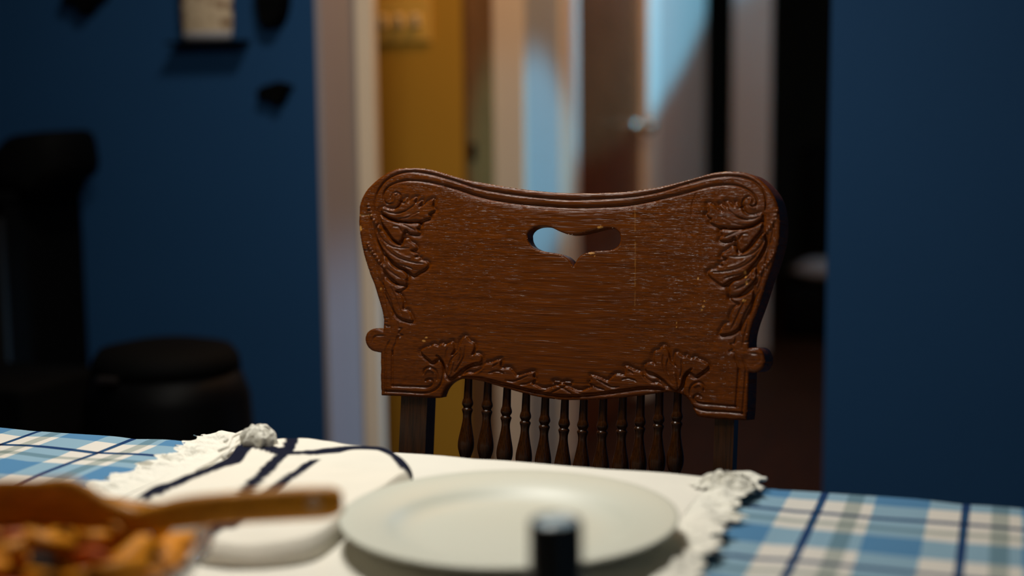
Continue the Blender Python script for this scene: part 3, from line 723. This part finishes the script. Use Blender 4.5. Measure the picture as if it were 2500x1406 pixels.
def leaf(pts, hh=0.0013, rw=0.0016, gr=0.0019, gw=0.0044, n=3, mirror=True, smooth=True):
    """raised, serrated leaf with the ground carved away around it"""
    global H
    q0 = cr(pts, n, True) if smooth else np.array(pts)
    for s in ((1, -1) if mirror else (1,)):
        q = q0.copy()
        if s < 0: q[:, 0] = 2*MC-q[:, 0]
        D, _ = dist_to(q, True, gw*1.1); I = inside(q, GU, GV)
        H = np.where(I, H+hh*sm(D/rw)*1.0-0.0002, H-gr*(1-np.clip(D/gw, 0, 1))**1.3*(D < gw))
def bead(p, r, hh, mirror=True):
    global H
    for s in ((1, -1) if mirror else (1,)):
        c = (2*MC-p[0], p[1]) if s < 0 else p
        i0, i1 = np.searchsorted(gu, [c[0]-r, c[0]+r]); j0, j1 = np.searchsorted(gv, [c[1]-r, c[1]+r])
        d = np.hypot(GU[j0:j1, i0:i1]-c[0], GV[j0:j1, i0:i1]-c[1])/r
        H[j0:j1, i0:i1] += hh*np.sqrt(np.clip(1-d*d, 0, 1))
MC = (legL[0][0]+legR[-1][0])/2
print('mirror centre', MC)
# double moulding along the top, both sides traced, ending in volutes
g1 = tr(r1, [(300, 600), (292, 520), (300, 440), (322, 360), (360, 295), (410, 235), (490, 180), (590, 143), (700, 132), (820, 142), (1000, 180), (1200, 240), (1400, 305), (1600, 350), (1900, 393), (2200, 425), (2400, 438)])
g1 += tr(r2, [(100, 440), (300, 432), (600, 412), (900, 365), (1200, 280), (1450, 213), (1650, 182), (1800, 183), (1930, 208), (2030, 262), (2100, 345), (2130, 450), (2125, 560)])
g2 = tr(r1, [(485, 478), (440, 488), (402, 462), (388, 410), (402, 350), (450, 292), (520, 255), (610, 232), (700, 226), (850, 240), (1000, 270), (1200, 322), (1400, 390), (1600, 440), (1900, 485), (2200, 510), (2400, 522)])
g2 += tr(r2, [(100, 525), (300, 520), (600, 500), (900, 445), (1200, 375), (1450, 305), (1650, 277), (1780, 280), (1880, 305), (1970, 360), (2020, 420), (2030, 480), (1990, 515), (1950, 500)])
groove(g1, 0.0024, 0.0019, True, 6, False); groove(g2, 0.0024, 0.0020, True, 6, False)
D1, _ = dist_to(cr(g1, 6), False, 0.012)
D2, _ = dist_to(np.array(tr(r1, [(1100, 300), (1400, 402), (1900, 497), (2400, 532)])+tr(r2, [(300, 532), (600, 512), (900, 458)])), False, 0.012)
H -= 0.0007*sm(1-D2/0.0062)
# volute eye
groove(tr(r1, [(470, 420), (490, 385), (530, 360), (575, 385), (590, 440), (565, 500), (515, 545)]), 0.0016, 0.0013)
ridge(tr(r1, [(450, 480), (490, 470), (510, 430), (500, 385), (540, 375)]), 0.0022, 0.0010)
A_leaf = tr(r1, [(585, 480), (620, 440), (655, 418), (668, 468), (710, 432), (762, 412), (740, 480), (825, 445), (790, 520), (840, 500), (900, 450), (955, 435), (940, 520), (962, 560), (900, 600), (915, 640), (840, 668), (760, 690), (660, 690), (540, 670), (430, 625), (360, 570), (380, 520), (440, 540), (510, 545), (560, 520)])
B_leaf = tr(r1, [(360, 610), (450, 660), (560, 690), (680, 700), (770, 695), (800, 730), (770, 765), (800, 815), (730, 822), (670, 806), (640, 780), (610, 830), (600, 880), (550, 920), (480, 860), (430, 780), (370, 700)])
C_leaf = tr(r1, [(330, 720), (400, 790), (450, 860), (520, 920), (590, 950), (610, 880), (660, 870), (690, 905), (745, 940), (765, 985), (700, 1005), (770, 1050), (745, 1075), (800, 1085), (800, 1110), (870, 1125), (895, 1160), (860, 1205), (790, 1245), (730, 1278), (680, 1245), (620, 1205), (560, 1180), (480, 1120), (410, 1030), (350, 930), (310, 830)])
D_leaf = tr(r1, [(400, 1060), (470, 1150), (550, 1210), (610, 1225), (660, 1290), (650, 1330), (640, 1390), (560, 1380), (500, 1330), (430, 1260), (380, 1180)])
E_leaf = tr(r3, [(400, -60), (470, -10), (540, 20), (640, 40), (600, 75), (530, 95), (590, 140), (620, 230), (610, 290), (670, 310), (720, 420), (640, 415), (560, 380), (500, 310), (450, 200), (400, 80)])
for L_ in (A_leaf, B_leaf, C_leaf, D_leaf, E_leaf): leaf(L_)
veins = [[(360, 590), (420, 640), (520, 655), (640, 640), (720, 610), (790, 575)], [(520, 600), (600, 580), (680, 540), (760, 480)], [(400, 560), (480, 590), (560, 590), (650, 560)],
         [(430, 660), (560, 700), (660, 740), (740, 780)], [(500, 740), (560, 745), (600, 800), (650, 805)], [(330, 800), (390, 890), (470, 950), (570, 975), (680, 980)],
         [(370, 900), (430, 990), (520, 1065), (620, 1110), (740, 1140), (840, 1150)], [(440, 1080), (540, 1150), (640, 1180), (720, 1210)], [(430, 1200), (500, 1260), (580, 1310)],
         [(290, 740), (310, 860), (360, 980), (420, 1100), (470, 1200)], [(560, 450), (610, 480), (640, 470)]]
for v in veins: groove(tr(r1, v), 0.0013, 0.0011)
for v in [[(300, 780), (350, 900), (400, 1000)], [(610, 640), (700, 620), (780, 590)], [(500, 1000), (600, 1060), (700, 1090)]]: ridge(tr(r1, v), 0.0016, 0.0007)
groove(tr(r3, [(330, -60), (400, 60), (460, 180), (500, 300), (500, 400)]), 0.0016, 0.0013)
groove(tr(r3, [(470, 40), (520, 150), (560, 260), (600, 360)]), 0.0013, 0.001)
groove(tr(r1, [(230, 480), (240, 620), (250, 760), (280, 900), (300, 1050), (330, 1200), (380, 1380)]), 0.0015, 0.0009)
groove(tr(r3, [(395, 90), (430, 250), (440, 330), (460, 440), (470, 540)]), 0.0013, 0.0009)
for s in [[(222, 500), (228, 540), (240, 585), (258, 625), (285, 672), (312, 706), (342, 742), (350, 765)], [(218, 930), (232, 962), (250, 990), (272, 1022), (294, 1055), (318, 1092), (348, 1128), (378, 1165), (398, 1195)]]:
    for i, p in enumerate(s): bead(r1(*p), 0.0016+0.0003*(i/4), 0.0014)
# crumbled edge carving on the lower side
for p in [(400, 385), (400, 430), (402, 470), (430, 480)]: groove(tr(r3, [(p[0]-10, p[1]), (p[0]+40, p[1]+4)]), 0.0010, 0.0009)
groove(tr(r3, [(545, 430), (555, 500), (590, 510), (560, 560), (600, 585), (545, 600), (530, 660), (500, 720), (488, 800)]), 0.0015, 0.0012)
# ears
groove(tr(r3, [(400, 582), (350, 588), (305, 590), (278, 620), (268, 660)]), 0.0014, 0.0009)
groove(tr(r3, [(460, 640), (420, 720), (410, 780)]), 0.0015, 0.001)
# corner L mouldings
groove(tr(r3, [(488, 760), (487, 900), (486, 1060), (487, 1140)]), 0.0018, 0.0014, False)
groove(tr(r3, [(487, 1140), (600, 1146), (760, 1152), (860, 1156), (915, 1140), (938, 1105), (925, 1078), (890, 1068), (858, 1085)]), 0.0018, 0.0015, False)
groove(tr(r3, [(412, 780), (410, 950), (412, 1203)]), 0.0016, 0.0012, False)
groove(tr(r3, [(412, 1203), (600, 1210), (780, 1222), (870, 1218), (950, 1192), (1010, 1140), (1045, 1060), (1052, 960), (1040, 880), (985, 810)]), 0.0018, 0.0015, False)
groove(tr(r3, [(832, 1020), (838, 975), (865, 945), (910, 938), (960, 965), (985, 1020), (978, 1090)]), 0.0018, 0.0014)
ridge(tr(r3, [(850, 1010), (862, 972), (900, 960), (945, 985)]), 0.0020, 0.0010)
# palmette and leafy border of the lower edge
Pal = tr(r3, [(800, 765), (860, 715), (920, 700), (950, 678), (1000, 700), (1045, 668), (1080, 690), (1160, 648), (1180, 740), (1150, 800), (1210, 745), (1245, 640), (1300, 588), (1345, 640), (1400, 668), (1400, 740), (1375, 800), (1420, 780), (1480, 808), (1485, 855), (1440, 900), (1350, 915), (1270, 960), (1200, 1020), (1130, 1060), (1080, 1000), (1060, 900), (1010, 840), (940, 880), (890, 850)])
leaf(Pal)
for v in [[(980, 800), (1040, 860), (1065, 950), (1070, 1040)], [(1100, 720), (1085, 820), (1100, 920)], [(1220, 770), (1150, 840), (1120, 930), (1110, 1020)], [(1300, 690), (1290, 800), (1240, 900), (1180, 990)],
          [(1240, 720), (1250, 800), (1220, 880)], [(1460, 880), (1380, 900), (1300, 950)]]: groove(tr(r3, v), 0.0013, 0.0012)
for i in range(8): bead(r3(1250+ -i*0+(-22*i/2)+60, 975+i*12), 0.0011, 0.0009)
for i in range(7): bead(r3(1165-i*6, 880+i*22), 0.0012, 0.001)
Bord = tr(r3, [(1260, 1040), (1330, 990), (1400, 1000), (1480, 955), (1510, 900), (1590, 880), (1695, 845), (1690, 900), (1700, 945), (1790, 945), (1850, 1010), (1880, 1030), (1950, 1010), (2062, 985), (2055, 1040), (2075, 1075), (2040, 1110), (2090, 1140), (2160, 1175), (2240, 1160), (2320, 1130), (2420, 1095), (2470, 1115)])
Bord = Bord+[(2*MC-p[0], p[1]) for p in Bord[::-1]]
low = [p for p in (tr(r3, [(2300, 1240), (2100, 1210), (1900, 1160), (1700, 1110), (1500, 1060), (1350, 1045)]))]
Bord = Bord+[(2*MC-p[0], p[1]) for p in low[::-1]]+low
leaf(Bord, mirror=False)
for v in [[(1560, 1000), (1650, 980), (1720, 1000)], [(1740, 1080), (1830, 1092), (1920, 1060), (1990, 1030)], [(1600, 930), (1660, 890)], [(1900, 1130), (1980, 1120), (2040, 1090)], [(2000, 1180), (2080, 1200), (2160, 1200), (2250, 1170)],
          [(2250, 1220), (2330, 1180), (2400, 1150), (2440, 1130)]]: groove(tr(r3, v), 0.0014, 0.0012)
ridge(tr(r3, [(1380, 1010), (1450, 985), (1500, 950)]), 0.0018, 0.0008)
# shallow ripples from tooling, old cracks and a scratch
H += 0.00012*vnoise(GU*60, GV*500, 81)
for c in [[(130, 615), (190, 612), (250, 600)], [(160, 1000), (230, 1005)], [(225, 1220), (270, 1225)]]: groove(tr(r1, c), 0.0010, 0.0012, True, 6, False)
groove([uv(1700, 470), uv(1690, 500), uv(1688, 530)], 0.0012, 0.0006, True, 6, False)
H = np.clip(H, -0.0052, 0.004)
# wear marks: bare wood where the varnish has chipped
Wr = np.zeros(GU.shape)
def wear(p, r, a=1.0, sx=1.0):
    q = uv(*p); d = np.hypot((GU-q[0])/sx, GV-q[1])+0.0008*vnoise(GU*900, GV*900, 3); np.maximum(Wr, a*sm((r-d)/0.0005), out=Wr)
for p, r, a, s in [((879, 558), .0034, .8, .6), ((884, 525), .0009, .8, 6), ((902, 524), .0012, .7, 2), ((905, 615), .001, .5, 1), ((1466, 555), .0014, .9, 2.6), ((1443, 618), .0013, .7, 3), ((1452, 625), .001, .6, 1),
                   ((1041, 824), .0012, .8, 1.5), ((1034, 832), .0012, .8, 2), ((1704, 680), .0014, .9, .8), ((1652, 788), .0010, .9, .6), ((1651, 798), .0010, .9, .6), ((1819, 665), .0018, .9, .8), ((1820, 676), .0014, .8, 1), ((1823, 690), .0020, .8, .8), ((1817, 734), .0016, .8, 1.4),
                   ((1720, 735), .0012, .6, .7), ((1717, 748), .0014, .6, .9), ((1713, 757), .0012, .6, .8), ((895, 640), .0010, .6, .7), ((930, 705), .0014, .5, .7), ((885, 480), .0010, .4, .7)]: wear(p, r, a, s)
sc = dist_to(np.array([uv(1550, 500), uv(1551, 620), uv(1550, 745)]), False, 0.002)[0]
Wr = np.maximum(Wr, 0.16*(sc < 0.0005)*(vnoise(GU*0+1, GV*260, 77) > -0.08))

# grid -> closed panel mesh (points near the outline are snapped on to it)
snap = (Db < STEP*0.75)
near_o = Do <= Dh
PU = np.where(snap, np.where(near_o, No[..., 0], Nh[..., 0]), GU); PV = np.where(snap, np.where(near_o, No[..., 1], Nh[..., 1]), GV)
ok = ins | snap
quad = ok[:-1, :-1] & ok[:-1, 1:] & ok[1:, 1:] & ok[1:, :-1]
cc = (ins[:-1, :-1].astype(int)+ins[:-1, 1:]+ins[1:, 1:]+ins[1:, :-1]) > 0
cu_ = (PU[:-1, :-1]+PU[:-1, 1:]+PU[1:, 1:]+PU[1:, :-1])/4; cv_ = (PV[:-1, :-1]+PV[:-1, 1:]+PV[1:, 1:]+PV[1:, :-1])/4
quad &= cc & inside(poly, cu_, cv_) & ~inside(hpoly, cu_, cv_)
J, I_ = np.nonzero(quad); nxg = GU.shape[1]; idx = np.arange(GU.size).reshape(GU.shape)
F = np.stack([idx[J, I_], idx[J, I_+1], idx[J+1, I_+1], idx[J+1, I_]], -1)
used = np.unique(F); remap = -np.ones(GU.size, int); remap[used] = np.arange(len(used)); F = remap[F]; NV = len(used)
pu, pv, ph = PU.ravel()[used], PV.ravel()[used], H.ravel()[used]
TH = 0.023
base_w = KC*pu*pu
front = np.stack([pu, -(base_w+ph), pv], -1); nrm_ = np.sqrt(1+(2*KC*pu)**2)
back = np.stack([pu+TH*2*KC*pu/nrm_, -(base_w-TH/nrm_), pv], -1)
E = np.vstack([F[:, [0, 1]], F[:, [1, 2]], F[:, [2, 3]], F[:, [3, 0]]])
key = np.sort(E, 1); _, inv, cnt = np.unique(key[:, 0]*NV+key[:, 1], return_inverse=True, return_counts=True)
BE = E[cnt[inv.ravel()] == 1]
# side: three rows so the shading normals stay crisp
bv = np.unique(BE); rb = -np.ones(NV, int); rb[bv] = np.arange(len(bv))
s1 = front[bv]+np.array([0, 0.0004, 0]); s2 = back[bv]
allv = np.vstack([front, back, s1, s2]); o1, o2, o3 = NV, 2*NV, 2*NV+len(bv)
FB = F[:, ::-1]+o1
b0_, b1_ = rb[BE[:, 0]], rb[BE[:, 1]]
SF = np.stack([b1_+o2, b0_+o2, b0_+o3, b1_+o3], -1)
S0 = np.stack([BE[:, 1], BE[:, 0], b0_+o2, b1_+o2], -1)
faces = np.vstack([F, FB, SF, S0])
me = bpy.data.meshes.new('back_panel')
me.vertices.add(len(allv)); me.vertices.foreach_set('co', allv.astype(np.float32).ravel())
me.loops.add(faces.size); me.loops.foreach_set('vertex_index', faces.astype(np.int32).ravel())
me.polygons.add(len(faces)); me.polygons.foreach_set('loop_start', np.arange(0, faces.size, 4, dtype=np.int32)); me.polygons.foreach_set('loop_total', np.full(len(faces), 4, np.int32))
me.update(calc_edges=True); me.validate()
aw = me.attributes.new('wear', 'FLOAT', 'POINT'); wv = np.zeros(len(allv), np.float32); wv[:NV] = Wr.ravel()[used]; aw.data.foreach_set('value', wv)
CC = (P0+U_*MC)
ch = empty('dining_chair', (CC.x, CC.y-0.20, 0)); tag(ch, 'dark varnished oak dining chair with carved pressed back and turned spindles', 'chair')
def chl(o, loc, rx=-RHO): o.parent = ch; o.location = Vector(loc)-ch.location; o.rotation_euler = (rx, 0, 0); return o
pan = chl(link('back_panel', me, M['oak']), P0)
# local frame (u, depth, v) for posts and spindles; they stand behind the middle of the panel thickness
def lowpt(px, py, off):
    u, v = uv(px, py); return u, v
SEAT = 0.455
vseat = (SEAT-P0.z)/math.cos(RHO)
# posts
for (xa_, xb__, ytop) in ((977, 1037, 985), (1745, 1788, 1035)):
    u0, v0 = uv(xa_, ytop); u1, _ = uv(xb__, ytop); um = (u0+u1)/2; dw = -(KC*um*um)+0.016
    bm = bmesh.new(); hw = abs(u1-u0)/2+0.001
    rot = math.atan(2*KC*um)
    cs = []
    prof = [(v0+0.10, 1.0), (v0-0.02, 1.0), (v0-0.16, 1.02), (vseat, 1.05), (vseat-0.20, 1.0), (vseat-0.455/math.cos(RHO)+0.004, 0.85)]
    for vv, s in prof:
        yy = dw-0.0 + (0.0 if vv > vseat else (vseat-vv)*0.05)
        cs.append([bm.verts.new((um+(a*hw*s), yy+b*0.012*s-a*hw*s*math.tan(rot), vv)) for a, b in ((-1, -1), (1, -1), (1, 1), (-1, 1))])
    for A, B in zip(cs[:-1], cs[1:]):
        for k in range(4): bm.faces.new((A[k], A[(k+1) % 4], B[(k+1) % 4], B[k]))
    bm.faces.new(cs[0]); bm.faces.new(cs[-1])
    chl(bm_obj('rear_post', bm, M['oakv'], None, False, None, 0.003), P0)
# spindles
sx_ = [1133, 1181, 1228, 1275, 1322, 1370, 1416, 1464, 1512, 1556, 1602, 1647]
sy_ = [986, 991, 1006, 1018, 1028, 1036, 1040, 1042, 1039, 1032, 1026, 1019]
for X_, Y_ in zip(sx_, sy_):
    u, v = uv(X_, Y_)
    # behind the panel front by 10 mm
    dw = -(KC*u*u)+0.0105; L = v-vseat
    pr = [(0.0038, 0.050), (0.0040, 0.030), (0.0045, 0.008), (0.0050, 0.0045), (0.0059, 0.0015), (0.0059, -0.001), (0.0046, -0.0036), (0.0044, -0.0044), (0.0056, -0.0058), (0.0058, -0.0072), (0.0050, -0.0098), (0.0045, -0.013), (0.0047, -0.018), (0.0062, -0.027), (0.0080, -0.036), (0.0087, -0.042), (0.0083, -0.048), (0.0062, -0.055), (0.0046, -0.060), (0.0046, -0.064), (0.0064, -0.068), (0.0050, -0.073),
          (0.0056, -0.12), (0.0078, -0.15), (0.0062, -L+0.06), (0.0085, -L+0.045), (0.0060, -L+0.035), (0.0085, -L+0.025), (0.0065, -L-0.01)]
    pr = [(0, pr[0][1])]+[(r, z) for r, z in pr]+[(0, -L-0.01)]
    prc = [pr[0]]+[tuple(p) for p in cr(pr[1:-1], 3)]+[pr[-1]]
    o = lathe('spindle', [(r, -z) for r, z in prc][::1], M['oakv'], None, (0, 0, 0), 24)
    for vtx in o.data.vertices: vtx.co.z *= -1
    o.data.flip_normals()
    Rm = Matrix.Rotation(-RHO, 3, 'X'); loc = P0+Rm @ Vector((u, dw, v))
    chl(o, loc)
# lower cross rail, seat, front legs, stretchers
Rm = Matrix.Rotation(-RHO, 3, 'X')
sp0 = P0+Rm @ Vector((MC, 0.005, vseat))
nsx, nsy = 60, 40
bm = bmesh.new(); top_, bo_ = [], []
pts = [(math.copysign(abs(math.cos(t))**0.55, math.cos(t))*0.215, math.copysign(abs(math.sin(t))**0.55, math.sin(t))*0.20) for t in np.linspace(0, 2*PI, 64, endpoint=False)]
rings = []
for s, z in ((0.0, -0.008), (0.5, -0.007), (0.85, -0.002), (0.96, 0.0), (1.0, -0.006), (1.0, -0.020), (0.97, -0.026), (0.5, -0.026), (0.0, -0.026)):
    rings.append([bm.verts.new((x*s, y*s, z)) for x, y in pts] if s > 0 else [bm.verts.new((0, 0, z))])
for A, B in zip(rings[:-1], rings[1:]):
    for k in range(64):
        j = (k+1) % 64
        if len(A) == 1: bm.faces.new((A[0], B[k], B[j]))
        elif len(B) == 1: bm.faces.new((A[k], A[j], B[0]))
        else: bm.faces.new((A[k], A[j], B[j], B[k]))
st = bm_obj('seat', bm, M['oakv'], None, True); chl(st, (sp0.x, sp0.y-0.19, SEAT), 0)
for sgn in (-1, 1):
    o = lathe('front_leg', [(0, 0.435), (0.016, 0.435), (0.016, 0.38), (0.022, 0.36), (0.016, 0.34), (0.021, 0.26), (0.014, 0.16), (0.020, 0.14), (0.014, 0.12), (0.012, 0.0), (0, 0)], M['oakv'], None, (0, 0, 0), 24)
    chl(o, (sp0.x+sgn*0.17, sp0.y-0.34, 0), 0)
tube('stretcher', [Vector((sp0.x-0.17, sp0.y-0.34, 0.2))-ch.location, Vector((sp0.x, sp0.y-0.34, 0.2))-ch.location, Vector((sp0.x+0.17, sp0.y-0.34, 0.2))-ch.location], [0.008, 0.013, 0.008], M['oakv'], None, 12).parent = ch
